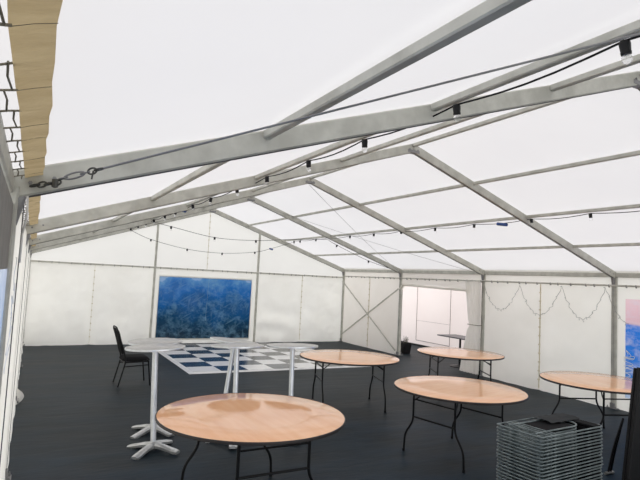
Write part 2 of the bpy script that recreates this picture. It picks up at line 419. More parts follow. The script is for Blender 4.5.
# long wall with the doorway (x = W)
XR = W+.045
def rsheet(parent, name, y0, y1, z0, z1, seed, amp, mat='wall', hor=0, bot=0):
    n_ = max(6, int((y1-y0)*16)); m_ = max(4, int((z1-z0)*16)); L = y1-y0; f_ = wrinkle(seed, amp, hor, bot)
    return sheet(name, (XR, y0, z0), (0,1,0), (0,0,1), L, z1-z0, n_, m_,
                 lambda s, t: (f_(s, t+z0)*max(0,min(1, s/.12, (L-s)/.12)), 0, 0), mat, parent, (-1,0,0))
wr = rsheet(None, 'wall_right', -2*BAY, YG+.05, 2.10, 2.42, 11, .006, 'wall')
struct(wr, 'long cream side wall with the open doorway, hung from a rail', 'wall')
rsheet(wr, 'wall_sheet', 9.12+.02, 10.64, 0, 2.10, 12, .022, 'wall', 0, .02); rsheet(wr, 'wall_sheet', 10.64, YG+.02, 0, 2.10, 13, .022, 'wall', 0, .02)
rsheet(wr, 'wall_sheet', 4.56, 6.10, 0, 2.10, 14, .035, 'wall', 0, .05); rsheet(wr, 'wall_sheet', 3.04, 4.56, 0, 2.10, 15, .035, 'wall', 0, .05)
RY0, RY1, RWZ0, RWZ1 = .35, 2.845, .22, 1.88
rsheet(wr, 'wall_sheet', RY1, 3.06, 0, 2.10, 16, .006); rsheet(wr, 'wall_sheet', 0, RY0, 0, 2.10, 17, .006)
rsheet(wr, 'wall_sheet', RY0, RY1, RWZ1, 2.10, 18, .006); rsheet(wr, 'wall_sheet', RY0, RY1, 0, RWZ0, 19, .006, 'wall', 0, .03)
rsheet(wr, 'wall_sheet', -2*BAY, 0, 0, 2.10, 20, .03)
w2 = sheet('window_2', (XR,RY0,RWZ0), (0,1,0), (0,0,1), RY1-RY0, RWZ1-RWZ0, 30, 24, lambda s, t: .008*fbm(s, t, 3), 'pane_pink', None, (-1,0,0))
struct(w2, 'clear plastic window, pink above and bright blue below, in the long side wall', 'window')
seam(wr, (XR,4.56,.03), (XR,4.56,2.08), (-1,0,0), .03); seam(wr, (XR,10.64,.03), (XR,10.64,2.08), (-1,0,0), .02)
# white flap falling over the doorway
def dsag(s, t):
    q = 1-s/2.5
    return (.01*fbm(s*2, t*3), 0, 0)
bm = B(); n = 40; rows = []
for i in range(n+1):
    y = 6.45+(9.12-6.45)*i/n; q = i/n
    zb = 1.87+.11*max(0, (q-.86)/.14)*-.6 + .06*math.sin(q*PI)*.6 + .05*q
    if q > .90: zb -= .14*((q-.90)/.10)**1.5
    rows.append([bm.verts.new((XR-.01+.015*fbm(y*2, j*.4, 5)*(1-j/6), y, zb+(2.10-zb)*j/6)) for j in range(7)])
for i in range(n):
    for j in range(6): bm.faces.new((rows[i][j], rows[i+1][j], rows[i+1][j+1], rows[i][j+1]))
dv = obj('door_valance', bm, 'wall', smooth='all'); bm = B(); add_tube(bm, [(W+.02,9.12,1.80),(W+.02,9.02,1.90)]+[(W+.02,9.0-2.5*i/12,1.925-.06*i/12+.012*fbm(i*.7,2)) for i in range(13)]+[(W+.02,6.46,1.80)], .028, 8); obj('rolled_edge', bm, 'wall', dv, True)
tag(dv, 'rolled up cream cloth flap across the top of the open doorway', 'valance')

# low wall side by the camera (x = 0)
wl = sheet('wall_left', (-.0, 0, 0), (0,1,0), (0,0,1), YG+.05, 2.24, 120, 26,
    lambda s, t: ((.012+.012*fbm(s*.9, t*.8, 31))*(1-.3*t/2.2) + .012*math.exp(-t/.12)*(1+fbm(s*1.5,0,3)), 0, 0), 'wall', None, (1,0,0))
struct(wl, 'cream side wall sheet running from the near post to the gable end', 'wall')
ws = sheet('wall_sheet', (-.004,-BAY,0), (0,1,0), (0,0,1), BAY, .55, 20, 6, lambda s, t: 0, 'wall', wl, (1,0,0))
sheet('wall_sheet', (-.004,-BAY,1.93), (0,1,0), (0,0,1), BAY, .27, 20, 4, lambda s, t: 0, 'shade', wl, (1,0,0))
w3 = sheet('window_3', (-.004,-BAY,.55), (0,1,0), (0,0,1), BAY-.01, 1.38, 20, 12, lambda s, t: .0, 'pane_side', None, (1,0,0))
struct(w3, 'pale blue clear plastic window beside the near grey post', 'window')
# corner of wall cloth spilling over the floor
bm = B(); n = 14; g = []
for i in range(n+1):
    row = []
    for j in range(9):
        y = 5.9+1.1*i/n; s = j/8
        ww = .10*math.sin(PI*i/n)**.8+.01
        row.append(bm.verts.new((.01+ww*s, y, .13*(1-s)**1.5*math.sin(PI*i/n)+.006+.015*abs(fbm(y*4, s*3)))))
    g.append(row)
for i in range(n):
    for j in range(8): bm.faces.new((g[i][j], g[i+1][j], g[i+1][j+1], g[i][j+1]))
obj('cloth_hem', bm, 'wall', wl, 'all')

# room beyond the doorway
XA = 11.1
an = sheet('wall_annex', (XA,5,0), (0,1,0), (0,0,1), 8.2, 2.75, 60, 16, lambda s, t: .012*fbm(s*.8, t*.8, 7), 'annex', None, (-1,0,0))
struct(an, 'pale pinkish sheet wall of the room beyond the doorway', 'wall')
bm = B()
for a, b in (((10.9,.17),(10.9,1.95)),((9.35,.17),(9.35,1.95)),((9.35,.17),(10.9,.17)),((9.35,.80),(10.9,.80))):
    if a[0] == b[0]: add_bar(bm, (XA-.03,a[0],a[1]), (XA-.03,b[0],b[1]), .006, .022)
    else: add_bar(bm, (XA-.03,a[0],a[1]), (XA-.03,b[0],b[1]), .006, .022 if a[1] < .5 else .008)
obj('seam', bm, 'seam_pink', an)
bm = B(); add_box(bm, (XA-.05,5,0), (XA-.02,13.2,.05)); obj('ground_hem', bm, 'blackplastic', an)
bm = B()
vs = [bm.verts.new(p) for p in ((W+.10,6.0,2.45),(XA+.1,6.0,2.75),(XA+.1,9.3,2.75),(W+.10,9.3,2.45))]; bm.faces.new(vs)
struct(obj('ceiling_annex', bm, 'roof'), 'white roof sheet over the room beyond the doorway', 'roof')

# ---------------- aluminium frame ----------------
def rafter_bm(k, side):
    y = k*BAY; bm = B(); dz = .006
    a = Vector((-.02, y, HE+dz-.02*SL)); b = Vector((W/2, y, HR+dz))
    if side: a.x = W-a.x
    add_bar(bm, a, b, .06, .118, .008); return bm, a, b
frames = [
 ('grey aluminium portal frame with the steel chain and turnbuckle hooked at its eave', 0),
 ('grey portal frame next behind the chained one, its post beside the pink window', 1),
 ('grey portal frame whose post holds back the doorway curtain', 2),
 ('grey portal frame whose post stands between doorway and crossed braces', 3),
 ('grey portal frame at the gable end, with two upright gable posts', 4),
 ('grey portal frame at the entrance end, where the steel bracing cable rises to its ridge', -1)]
for label, k in frames:
    y = k*BAY; root = empty('portal_frame', (0,0,0)); tag(root, label, 'tent frame', 'portal frames of the marquee')
    for side in (0, 1):
        bm, a, b = rafter_bm(k, side); rr = obj('rafter', bm, 'alu', root)
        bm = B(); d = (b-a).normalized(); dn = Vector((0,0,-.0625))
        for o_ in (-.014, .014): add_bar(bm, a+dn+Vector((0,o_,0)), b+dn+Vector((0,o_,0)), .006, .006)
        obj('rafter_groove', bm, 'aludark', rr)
        x0, x1 = ((-.07,.032) if k == 0 else (-.07,.022)) if side == 0 else (W, W+.10)
        bm = B(); add_bar(bm, ((x0+x1)/2,y,0), ((x0+x1)/2,y,HE-.01), x1-x0, .06, .008)
        p_ = obj('post', bm, 'alu', root)
        bm = B(); xi = x1+.001 if side == 0 else x0-.001
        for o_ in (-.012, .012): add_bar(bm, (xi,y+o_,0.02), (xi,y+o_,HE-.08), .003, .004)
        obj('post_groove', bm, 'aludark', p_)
        bm = B(); xc = (x0+x1)/2
        add_box(bm, (xc-.09,y-.09,0), (xc+.09,y+.09,.012)); add_box(bm, (xc-.06,y-.04,.012), (xc+.06,y+.04,.09))
        for sx in (-1,1):
            for sy in (-1,1):
                add_lathe(bm, [(.011,.012),(.011,.03),(.006,.032),(.006,.045)], 8, Matrix.Translation((xc+sx*.072, y+sy*.072, 0)))
        obj('base_plate', bm, 'steel', root)
        # knuckle joining post and rafter
        bm = B(); s = 1 if side == 0 else -1; xb = 0 if side == 0 else W
        add_bar(bm, (xb-s*.02,y,HE-.16), (xb+s*.02,y,HE+.02), .05, .068)
        for q in (.05, .14): add_tube(bm, [(xb+s*q,y-.038,HE+SL*q),(xb+s*q,y+.038,HE+SL*q)], .009, 6)
        obj('eave_knuckle', bm, 'steel', root)
    bm = B(); add_bar(bm, (W/2-.10,y,HR-.045), (W/2+.10,y,HR-.045), .066, .05)
    for q in (-.07,.07): add_tube(bm, [(W/2+q,y-.04,HR-.02),(W/2+q,y+.04,HR-.02)], .009, 6)
    obj('ridge_joint', bm, 'steel', root)
    if k == 4:
        for x in (3.0, 6.0):
            bm = B(); add_bar(bm, (x,y-.01,0), (x,y-.01,roofz(x)-.04), .07, .05, .006)
            gp = obj('gable_post', bm, 'alu', root)
            bm = B(); add_box(bm, (x-.07,y-.08,0), (x+.07,y+.06,.01)); obj('base_plate', bm, 'steel', gp)
# purlins, one line of tube after another
pn = ['low purlin just above the rope lacing', 'purlin carrying the long run of black festoon sockets, on the lacing side',
      'high purlin between the festoon run and the ridge', 'ridge purlin along the peak of the roof',
      'high purlin just past the ridge on the doorway side', 'purlin strung with festoon bulbs above the doorway side', 'lowest purlin above the doorway wall']
for i in range(7):
    x = W/8*(i+1); z = roofz(x)+.040
    root = empty('roof_purlin', (0,0,0)); tag(root, 'grey aluminium '+pn[i], 'roof beam', 'purlins of the marquee roof')
    for k in range(-2, 4):
        bm = B(); add_bar(bm, (x,k*BAY+.032,z), (x,(k+1)*BAY-.032,z), .046, .046, .006)
        obj('purlin_length', bm, 'alu', root)
for side, lab in ((0,'grey eave beam above the rope lacing on the near side wall'), (1,'grey eave beam along the top of the doorway wall')):
    root = empty('eave_beam', (0,0,0)); tag(root, lab, 'roof beam')
    for k in range(-2, 4):
        x = -.040 if side == 0 else W+.035
        bm = B(); add_bar(bm, (x,k*BAY+.032,HE), (x,(k+1)*BAY-.032,HE), .062, .075, .006); obj('beam_length', bm, 'alu', root)
# curtain rails with their hooks
bm = B(); add_tube(bm, [(0,YG-.025,RZ),(W,YG-.025,RZ)], .017, 8)
rl = obj('curtain_rail', bm, 'alu', smooth=True); tag(rl, 'thin grey rail across the gable end that the wall sheets hang from', 'rail')
bm = B()
for i in range(36):
    x = .2+i*.245; x += .05*math.sin(i*2.1); add_box(bm, (x-.005,YG-.045,RZ-.035), (x+.005,YG-.02,RZ+.02))
obj('rail_hooks', bm, 'steel', rl)['kind'] = 'stuff'
bm = B(); add_tube(bm, [(W-.005,-2*BAY,2.10),(W-.005,YG,2.10)], .017, 8)
rl = obj('curtain_rail', bm, 'alu', smooth=True); tag(rl, 'thin grey rail along the doorway wall that sheets and fairy lights hang from', 'rail')
bm = B()
for i in range(72):
    y = -5.9+i*.25; y += .05*math.sin(i*2.1); add_box(bm, (W-.022,y-.005,2.065), (W+.012,y+.005,2.118))
obj('rail_hooks', bm, 'steel', rl)['kind'] = 'stuff'
# crossed wall braces
root = empty('cross_brace', (W-.012,0,0)); tag(root, 'two crossed grey bars bracing the last wall bay beside the gable end', 'brace')
for a, b in (((0,YG-.05,1.93),(0,3*BAY+.05,.12)), ((.0,YG-.05,.22),(.0,3*BAY+.05,1.80))):
    bm = B(); o_ = -.016 if a[2] > 1 else .016
    add_bar(bm, (a[0]+o_-.01,a[1],a[2]), (b[0]+o_-.01,b[1],b[2]), .028, .035); obj('brace_bar', bm, 'alu', root)
# steel brace wires in the roof
def wire(label, a, b, r_):
    bm = B(); a, b = Vector(a), Vector(b)
    add_tube(bm, [a+(b-a)*i/16-Vector((0,0,.05*math.sin(PI*i/16))) for i in range(17)], r_, 6)
    o = obj('brace_wire', bm, 'steel', smooth=True); return tag(o, label, 'wire')
wire('thin steel wire running from the ridge down to the post between doorway and crossed braces', (W/2,2*BAY,HR-.09), (W,3*BAY,HE-.04), .0035)
wire('thin steel wire running from the ridge down to the curtained doorway post', (W/2,3*BAY,HR-.09), (W,2*BAY,HE-.04), .0035)
wire('thin steel wire leaving the ridge joint of the chained portal frame', (W/2,0,HR-.03), (W,-BAY,HE), .005)
root = empty('bracing_cable', (0,0,0)); tag(root, 'steel bracing cable with turnbuckle and chain hooked to the near eave', 'cable')
ca, cb = Vector((.06,-.05,2.285)), Vector((W/2,-BAY,HR-.02)); cd = (cb-ca).normalized()
bm = B(); P0 = ca+cd*.30
add_tube(bm, [P0+(cb-P0)*i/20 for i in range(21)], .0048, 6); obj('cable', bm, 'steel', root, True)
_, sd, up = frame_of(cd)
def link(bm, c, L, wd, r_, flat):
    s = sd if flat else up
    pts = [c+cd*(L/2*math.cos(t)) + s*(wd/2*math.sin(t)) for t in [2*PI*k/14 for k in range(14)]]
    add_tube(bm, pts, r_, 6, True)
bm = B()
for i in range(4): link(bm, ca+cd*(.01+i*.033)-Vector((0,0,.004*i%2)), .042, .022, .0042, i % 2 == 0)
add_lathe(bm, [(.006,-.02),(.013,-.016),(.013,.016),(.006,.02)], 8, Matrix.Translation(ca+cd*.10-up*.012))
obj('chain', bm, 'rusty', root, True)
bm = B(); link(bm, ca+cd*.19, .095, .024, .004, False)
add_tube(bm, [ca+cd*.125, ca+cd*.16], .004, 6); add_tube(bm, [ca+cd*.215, ca+cd*.26], .004, 6); link(bm, ca+cd*.135, .03, .02, .003, True)
obj('turnbuckle', bm, 'steel', root, True)
bm = B(); link(bm, ca+cd*.27, .04, .026, .004, False); link(bm, ca+cd*.30, .04, .02, .004, True)
add_tube(bm, [ca+cd*.275, ca+cd*.27-Vector((0,0,.035))], .004, 6)
obj('shackle', bm, 'rusty', root, True)
# looped cord and hook on the near post
bm = B()
pts = [(.038, -.05+.035*math.cos(t), 2.02+.06*math.sin(t)) for t in [2*PI*k/20 for k in range(20)]]
add_tube(bm, pts, .004, 6, True)
add_tube(bm, round_path([(.045,-.04,2.24),(.05,-.06,2.16),(.038,-.05,2.08)], .05), .005, 6)
tag(obj('cord_loop', bm, 'cord_white', smooth=True), 'pale cord looped on the near grey post under the chain', 'cord')

# ---------------- festoon lights ----------------
def make_bulb():
    """a black socket (origin at the cable) with its clear bulb, parented under it"""
    bm = B(); add_lathe(bm, [(.010,.012),(.022,.008),(.024,-.006),(.021,-.038),(.023,-.042),(.021,-.052)], 14)
    s = obj('lamp_socket', bm, 'blackplastic', None, True)
    bm = B(); add_lathe(bm, [(.004,-.093),(.014,-.090),(.021,-.079),(.0225,-.068),(.019,-.058),(.015,-.049)], 14)
    b = obj('bulb', bm, 'glass', s, True)
    return s
proto_socket = make_bulb(); used = [False]
def festoon(label, pts, bulbs, blues=(), r_=.0055, tilt=True):
    root = empty('festoon_string', (0,0,0)); tag(root, label, 'string lights', 'black festoon light strings')
    bm = B(); add_tube(bm, pts, r_, 6); obj('cable', bm, 'blackplastic', root, True)
    for q in bulbs:
        if not used[0]: s = proto_socket; used[0] = True; s.parent = root
        else: s = copy_tree(proto_socket, root)
        s.location = q; s.rotation_euler = (random.uniform(-.2,.2), random.uniform(-.2,.2), 0)
        q2 = Vector(q)
    for q in blues:
        bm = B(); add_tube(bm, [(q[0],q[1]-.10,q[2]-.03),(q[0],q[1]+.10,q[2]+.0)], .026, 8); obj('connector', bm, 'bluecon', root, True)
    return root
def runline(x, ys, z):
    pts = []
    for a, b in zip(ys, ys[1:]):
        for i in range(6):
            t = i/6; pts.append((x-.0, a+(b-a)*t, z-.03*math.sin(PI*t)*min(1,abs(b-a))))
    pts.append((x, ys[-1], z)); return pts
xa = W/4+.0; za = roofz(xa)+.002
ya = [-2.6,-1.265,-.24,.76,1.70,2.69,3.66,4.75,5.73,6.87,7.76,8.82,9.72,10.75,11.8]
festoon('black festoon cable of clear bulbs tied beneath the lacing side purlin', runline(xa, ya, za), [(xa,y,za-.01) for y in ya[1:]], [(xa,6.3,za-.03)])
xc = W*3/4; yc = [-1.8,-.6,.75,1.95,2.93,4.12,5.13,6.19,7.18,8.2,9.3,9.94,10.91,11.31]
festoon('black festoon cable of clear bulbs tied beneath a doorway side purlin', runline(xc, yc, za), [(xc,y,za-.01) for y in yc[1:] if y != 9.3], [(xc,3.5,za-.03)])
def spline(ctrl, n=8):
    ctrl = [Vector(c) for c in ctrl]; out = []
    for i in range(len(ctrl)-1):
        p0 = ctrl[max(i-1,0)]; p1 = ctrl[i]; p2 = ctrl[i+1]; p3 = ctrl[min(i+2,len(ctrl)-1)]
        for k in range(n):
            t = k/n
            out.append(.5*((2*p1)+(p2-p0)*t+(2*p0-5*p1+4*p2-p3)*t*t+(3*p1-p0-3*p2+p3)*t**3))
    out.append(ctrl[-1]); return out
c1 = [(2.25,11.9,3.0),(2.81,12.0,2.80),(3.80,12.0,2.61),(4.81,12.0,2.565),(5.81,12.0,2.665),(6.28,11.9,2.80),(6.74,11.4,3.0)]
festoon('black festoon cable sagging across the gable end above the big window', spline(c1), c1[1:5], [(6.28,11.9,2.80)])
c2 = [(2.25,8.95,3.0),(2.68,9.12,2.95),(3.68,9.12,2.79),(4.69,9.12,2.80),(5.6,9.12,2.90),(6.74,9.3,3.0)]
festoon('black festoon cable sagging across the roof one bay before the gable end', spline(c2), c2[1:4])
c3 = [(6.74,9.3,3.0),(7.09,9.4,2.88),(8.18,9.5,2.53),(8.9,9.15,2.30)]
festoon('short black festoon tail dropping to the post between doorway and crossed braces', spline(c3), c3[1:3])

# fairy lights in swags along the doorway wall
root = empty('fairy_light_string', (0,0,0)); tag(root, 'thin fairy light wire hung in swags beside the curtained doorway', 'fairy lights')
pk = [(6.03,2.02),(5.04,2.045),(4.05,2.058),(3.17,2.07)]; lowz = [1.50,1.47,1.47]
pts = []
for (y0,z0),(y1,z1),zl in zip(pk, pk[1:], lowz):
    for i in range(24):
        t = i/24; zz = z0+(z1-z0)*t-(((z0+z1)/2-zl)*(1-(2*t-1)**2))
        pts.append((W-.012+.006*math.sin(i*2.3), y0+(y1-y0)*t+.018*math.sin(i*2.9), zz+.018*math.sin(i*1.9)))
for i in range(14):
    t = i/13; pts.append((W-.03, 3.17-.42*t+.015*math.sin(i*2.2), 2.07-.60*math.sin(t*PI*.5)))
bm = B(); add_tube(bm, pts, .0042, 5); obj('fairy_wire', bm, 'fairy', root)
bm = B()
for i, p in enumerate(pts):
    if i % 2 == 0: q = Vector(p); add_tube(bm, [q, q+Vector((-.012, random.uniform(-.03,.03), -.035+random.uniform(-.01,.02)))], [.004,.007], 5)
o = obj('fairy_bulbs', bm, 'fairybulb', root); o['kind'] = 'stuff'
def squiggle(label, x, y0, y1, z0, z1, n, r_, sd_):
    random.seed(sd_); pts = []
    for i in range(n):
        t = i/(n-1); pts.append((x+random.uniform(-.004,.004), random.uniform(y0,y1), z0+(z1-z0)*t+random.uniform(-.05,.05)))
    bm = B(); add_tube(bm, spline(pts, 5), r_, 5)
    return tag(obj('fairy_light_string', bm, 'white_wire', smooth=True), label, 'fairy lights')
squiggle('tangle of white fairy light wire hanging over the pink and blue window', W-.02, 2.62, 2.84, .50, 1.0, 26, .005, 3)
squiggle('tangle of white fairy light wire hanging over the pale blue window', .028, -.30, -.04, 1.55, 2.0, 20, .0012, 4)

# doorway curtain, gathered and tied at the post
bm = B(); n, m_ = 60, 30; rows = []
for i in range(n+1):
    s = i/n; row = []
    for j in range(m_+1):
        z = .01+2.08*j/m_; t = z/2.1
        wd = .36+.16*abs(t-.52)/.5*(1 if t > .52 else 1.5)
        if abs(t-.52) < .03: wd -= .03
        fold = .028*math.sin(s*2*PI*6.5+.6*math.sin(z*2))*(.5+.5*abs(t-.52)/.5)+.012*fbm(s*6, z*1.2, 8)
        row.append(bm.verts.new((W-.02+fold, 6.10+wd*s, z)))
    rows.append(row)
for i in range(n):
    for j in range(m_): bm.faces.new((rows[i][j], rows[i+1][j], rows[i+1][j+1], rows[i][j+1]))
cu = obj('door_curtain', bm, 'curtain', smooth='all'); tag(cu, 'pale curtain gathered and tied back at the side of the doorway', 'curtain')
bm = B(); add_tube(bm, [(W-.05,6.02,1.11),(W-.065,6.12,1.10),(W-.06,6.30,1.10),(W-.04,6.47,1.10),(W+.02,6.49,1.10)], .008, 6); obj('tie_cord', bm, 'rope', cu, True)

# ---------------- dance floor ----------------
root = empty('dance_floor', (2.90,7.64,0)); tag(root, 'low dance floor of black and white checker squares before the gable window', 'dance floor')
T = .575; NX, NY = 7, 7
bm = B(); add_box(bm, (.1,.1,0), (.1+NX*T,.1+NY*T,.022)); o = obj('checker_surface', bm, 'checker', root)
me = o.data
for v in me.vertices: v.co.x -= .1; v.co.y -= .1; v.co.z -= .0101
o.location = (.1,.1,.0101)
bm = B(); A_, B_ = .1+NX*T, .1+NY*T
def wedge(bm, p):
    v = [bm.verts.new(q) for q in p]; bm.faces.new(v)
e = .021
for q in (((0,0,.001),(A_+.1,0,.001),(A_,.1,e),(.1,.1,e)), ((A_+.1,0,.001),(A_+.1,B_+.1,.001),(A_,B_,e),(A_,.1,e)),
          ((A_+.1,B_+.1,.001),(0,B_+.1,.001),(.1,B_,e),(A_,B_,e)), ((0,B_+.1,.001),(0,0,.001),(.1,.1,e),(.1,B_,e))): wedge(bm, q)
obj('ramp_edging', bm, 'whiteedge', root)

# ---------------- round tables ----------------
def make_round_table(name='round_table'):
    root = empty(name)
    R_ = 1.0
    bm = B(); add_lathe(bm, [(.770,.742),(.772,.744),(.772,.7585),(.769,.760),(.45,.7603),(.1,.7603)], 96)
    obj('tabletop', bm, 'wood', root, True)
    bm = B(); n = 96; rr = []
    for r_, z in ((.7725,.735),(.780,.737),(.781,.756),(.778,.760),(.7725,.7602)):
        rr.append([bm.verts.new((r_*math.cos(2*PI*k/n), r_*math.sin(2*PI*k/n), z)) for k in range(n)])
    rr.append(rr[0])
    for A, Bq in zip(rr, rr[1:]):
        for k in range(n): bm.faces.new((A[k], A[(k+1)%n], Bq[(k+1)%n], Bq[k]))
    obj('edge_band', bm, 'rim', root, True)
    bm = B()
    for sx in (-1,1): add_bar(bm, (sx*.475,-.42,.735), (sx*.475,.42,.735), .05, .02)
    for sy in (-1,1): add_bar(bm, (-.50,sy*.28,.733), (.50,sy*.28,.733), .035, .02)
    obj('under_rail', bm, 'rim', root)
    for sx in (-1,1):
        for sy in (-1,1):
            pts = round_path([(sx*.475,sy*.295,.73),(sx*.475,sy*.295,.37),(sx*.475,sy*.415,.20),(sx*.475,sy*.425,.0)], .07, 6)
            bm = B(); add_tube(bm, pts, .0125, 10); lg = obj('leg', bm, 'black', root, True)
            bm = B(); add_lathe(bm, [(.016,0),(.017,.004),(.016,.03),(.0125,.032)], 10, Matrix.Translation((sx*.475,sy*.425,0))); obj('foot_cap', bm, 'blackplastic', lg, True)
            bm = B(); add_tube(bm, round_path([(sx*.475,sy*.295,.60),(sx*.41,sy*.27,.64),(sx*.28,sy*.20,.73)], .03), .008, 8); obj('brace', bm, 'black', root, True)
        bm = B(); add_tube(bm, [(sx*.475,-.298,.42),(sx*.475,.298,.42)], .0105, 8); obj('stretcher', bm, 'black', root, True)
        bm = B(); add_tube(bm, [(sx*.475,-.292,.62),(sx*.475,.292,.62)], .008, 8); obj('stretcher', bm, 'black', root, True)
    bm = B(); add_box(bm, (-.52,.10,.728), (-.46,.15,.741)); obj('catch', bm, 'brass', root)
    return root
tb = make_round_table()
G = 'round plywood folding tables'
tabs = [((1.865,1.77,0), 91, 1.04, 'round plywood folding table in front of the tall tables, showing dark reflections'),
        ((4.60,4.575,0), -18, 1.015, 'round plywood folding table just past the tall tables, near the checkered floor'),
        ((4.61,2.14,0), 11, .98, 'round plywood folding table in the middle, behind the stack of folded chairs'),
        ((6.965,4.61,0), -27, .98, 'round plywood folding table in front of the open doorway'),
        ((7.0,1.96,0), 70, .98, 'round plywood folding table beside the pink and blue window')]
for i, (loc, a, s, lab) in enumerate(tabs):
    o = tb if i == 0 else copy_tree(tb)
    o.location = loc; o.rotation_euler = (0,0,math.radians(a)); o.scale = (s,s,1); tag(o, lab, 'table', G)

# ---------------- tall poseur tables ----------------
def make_poseur():
    root = empty('poseur_table')
    bm = B(); add_lathe(bm, [(.30,1.076),(.312,1.080),(.318,1.088),(.318,1.096),(.313,1.1)], 64); obj('tabletop', bm, 'laminate', root, True)
    bm = B(); n = 64; rr = []
    for r_, z in ((.316,1.078),(.3215,1.080),(.3225,1.090),(.3205,1.0995),(.316,1.1003)):
        rr.append([bm.verts.new((r_*math.cos(2*PI*k/n), r_*math.sin(2*PI*k/n), z)) for k in range(n)])
    rr.append(rr[0])
    for A, Bq in zip(rr, rr[1:]):
        for k in range(n): bm.faces.new((A[k], A[(k+1)%n], Bq[(k+1)%n], Bq[k]))
    obj('table_rim', bm, 'chrome', root, True)
    bm = B(); add_lathe(bm, [(.036,.075),(.036,.09),(.030,.10),(.030,1.06),(.05,1.066),(.05,1.078)], 24); obj('pole', bm, 'chrome', root, True)
    bm = B(); add_lathe(bm, [(.05,.045),(.052,.05),(.050,.085),(.036,.095)], 20); obj('hub', bm, 'cast', root, True)
    bm = B()
    for sx, sy in ((1,0),(-1,0),(0,1),(0,-1)): add_bar(bm, (0,0,1.070), (sx*.2,sy*.2,1.072), .04, .010)
    obj('top_bracket', bm, 'cast', root)
    for i in range(4):
        a = PI/2*i; bm = B(); rings = []
        for r_, w_, zt, zb in ((.03,.040,.085,.035),(.12,.040,.074,.030),(.22,.043,.050,.012),(.285,.047,.036,.0),(.318,.036,.026,.0)):
            rings.append([bm.verts.new(Matrix.Rotation(a,3,'Z') @ Vector((r_,y,z))) for y, z in ((-w_,zb),(w_,zb),(w_,(zb+zt)/2+.004),(w_*.5,zt),(-w_*.5,zt),(-w_,(zb+zt)/2+.004))])
        for A, Bq in zip(rings, rings[1:]):
            for k in range(6): bm.faces.new((A[k], A[(k+1)%6], Bq[(k+1)%6], Bq[k]))
        bm.faces.new(rings[0]); bm.faces.new(list(reversed(rings[-1]))); obj('foot_arm', bm, 'cast', root, True)
    return root
ps = make_poseur(); G = 'tall aluminium poseur tables'
spec = [((1.395,3.42,0), 43, (-.03,-.04), 'tall round poseur table whose star foot stands clear in front of its twin'),
        ((1.52,4.10,0), 34, (0,-.04), 'tall round poseur table directly behind another beside the black chair'),
        ((2.315,3.42,0), 70, (-.06,-.0), 'tall round poseur table with upright pole, front one of the middle pair'),
        ((2.38,4.10,0), 12, (0,.11), 'tall round poseur table with leaning pole, rear one of the middle pair'),
        ((3.01,3.34,0), -8, (-.05,.0), 'tall round poseur table standing alone between the middle pair and a round table')]
for i, (loc, a, t, lab) in enumerate(spec):
    o = ps if i == 0 else copy_tree(ps)
    o.location = loc; o.scale = (1,1,.998 if i in (1,3) else 1.018); o.rotation_euler = (Matrix.Rotation(t[1],3,'Y') @ Matrix.Rotation(t[0],3,'X') @ Matrix.Rotation(math.radians(a),3,'Z')).to_euler(); tag(o, lab, 'table', G)

# ---------------- black banquet chair ----------------
root = empty('banquet_chair', (1.74,7.02,0), math.radians(2)); tag(root, 'black steel banquet chair standing alone beside the dance floor', 'chair')
for sy in (-1,1):
    y = sy*.225
    bm = B(); add_tube(bm, round_path([(-.27,y,0),(-.17,y,.42),(-.20,y*.98,.55),(-.33,y*.92,.93)], .10, 6), .0125, 8); obj('rear_leg', bm, 'black', root, True)
    bm = B(); add_tube(bm, round_path([(.25,y,0),(.20,y,.42),(.17,y,.44)], .04), .0125, 8); obj('front_leg', bm, 'black', root, True)
    bm = B(); add_tube(bm, [(-.18,y,.40),(.20,y,.41)], .011, 8); add_tube(bm, [(-.19,y,.33),(.21,y,.35)], .009, 8); obj('side_rail', bm, 'black', root, True)
bm = B(); add_tube(bm, round_path([(-.33,-.207,.92),(-.345,-.15,.975),(-.35,0,.985),(-.345,.15,.975),(-.33,.207,.92)], .07), .0125, 8); obj('back_rail', bm, 'black', root, True)
bm = B(); add_tube(bm, [(.205,-.225,.39),(.205,.225,.39)], .011, 8); add_tube(bm, [(-.18,-.225,.39),(-.18,.225,.39)], .011, 8); obj('stretcher', bm, 'black', root, True)
def cushion(bm, fn, nx=12, ny=12, th=.05):
    top, bot = [], []
    for i in range(nx+1):
        a_, b_ = [], []
        for j in range(ny+1):
            u_, v_ = i/nx*2-1, j/ny*2-1
            e_ = (1-u_**6)*(1-v_**6); k = 1-.06*max(abs(u_)**8*abs(v_)**8, 0)*2
            c, nrm = fn(u_*k, v_*k); a_.append(bm.verts.new(c+nrm*th*(.25+.75*e_**.5))); b_.append(bm.verts.new(c-nrm*th*.2*e_**.5))
        top.append(a_); bot.append(b_)
    for g_, fl in ((top, 0), (bot, 1)):
        for i in range(nx):
            for j in range(ny):
                q = [g_[i][j], g_[i+1][j], g_[i+1][j+1], g_[i][j+1]]; bm.faces.new(q if not fl else q[::-1])
    for i in range(nx):
        for j in (0, ny): bm.faces.new((top[i][j], top[i+1][j], bot[i+1][j], bot[i][j]))
    for j in range(ny):
        for i in (0, nx): bm.faces.new((top[i][j], top[i][j+1], bot[i][j+1], bot[i][j]))
bm = B(); cushion(bm, lambda a, b: (Vector((.01+.225*a, .225*b, .425)), Vector((0,0,1))), th=.06); obj('seat', bm, 'blackcloth', root, True)
bm = B(); cushion(bm, lambda a, b: (Vector((-.268-.063*a-.012, .195*b, .735+.215*a)), Vector((.95,0,.28))), th=.04); obj('backrest', bm, 'blackcloth', root, True)

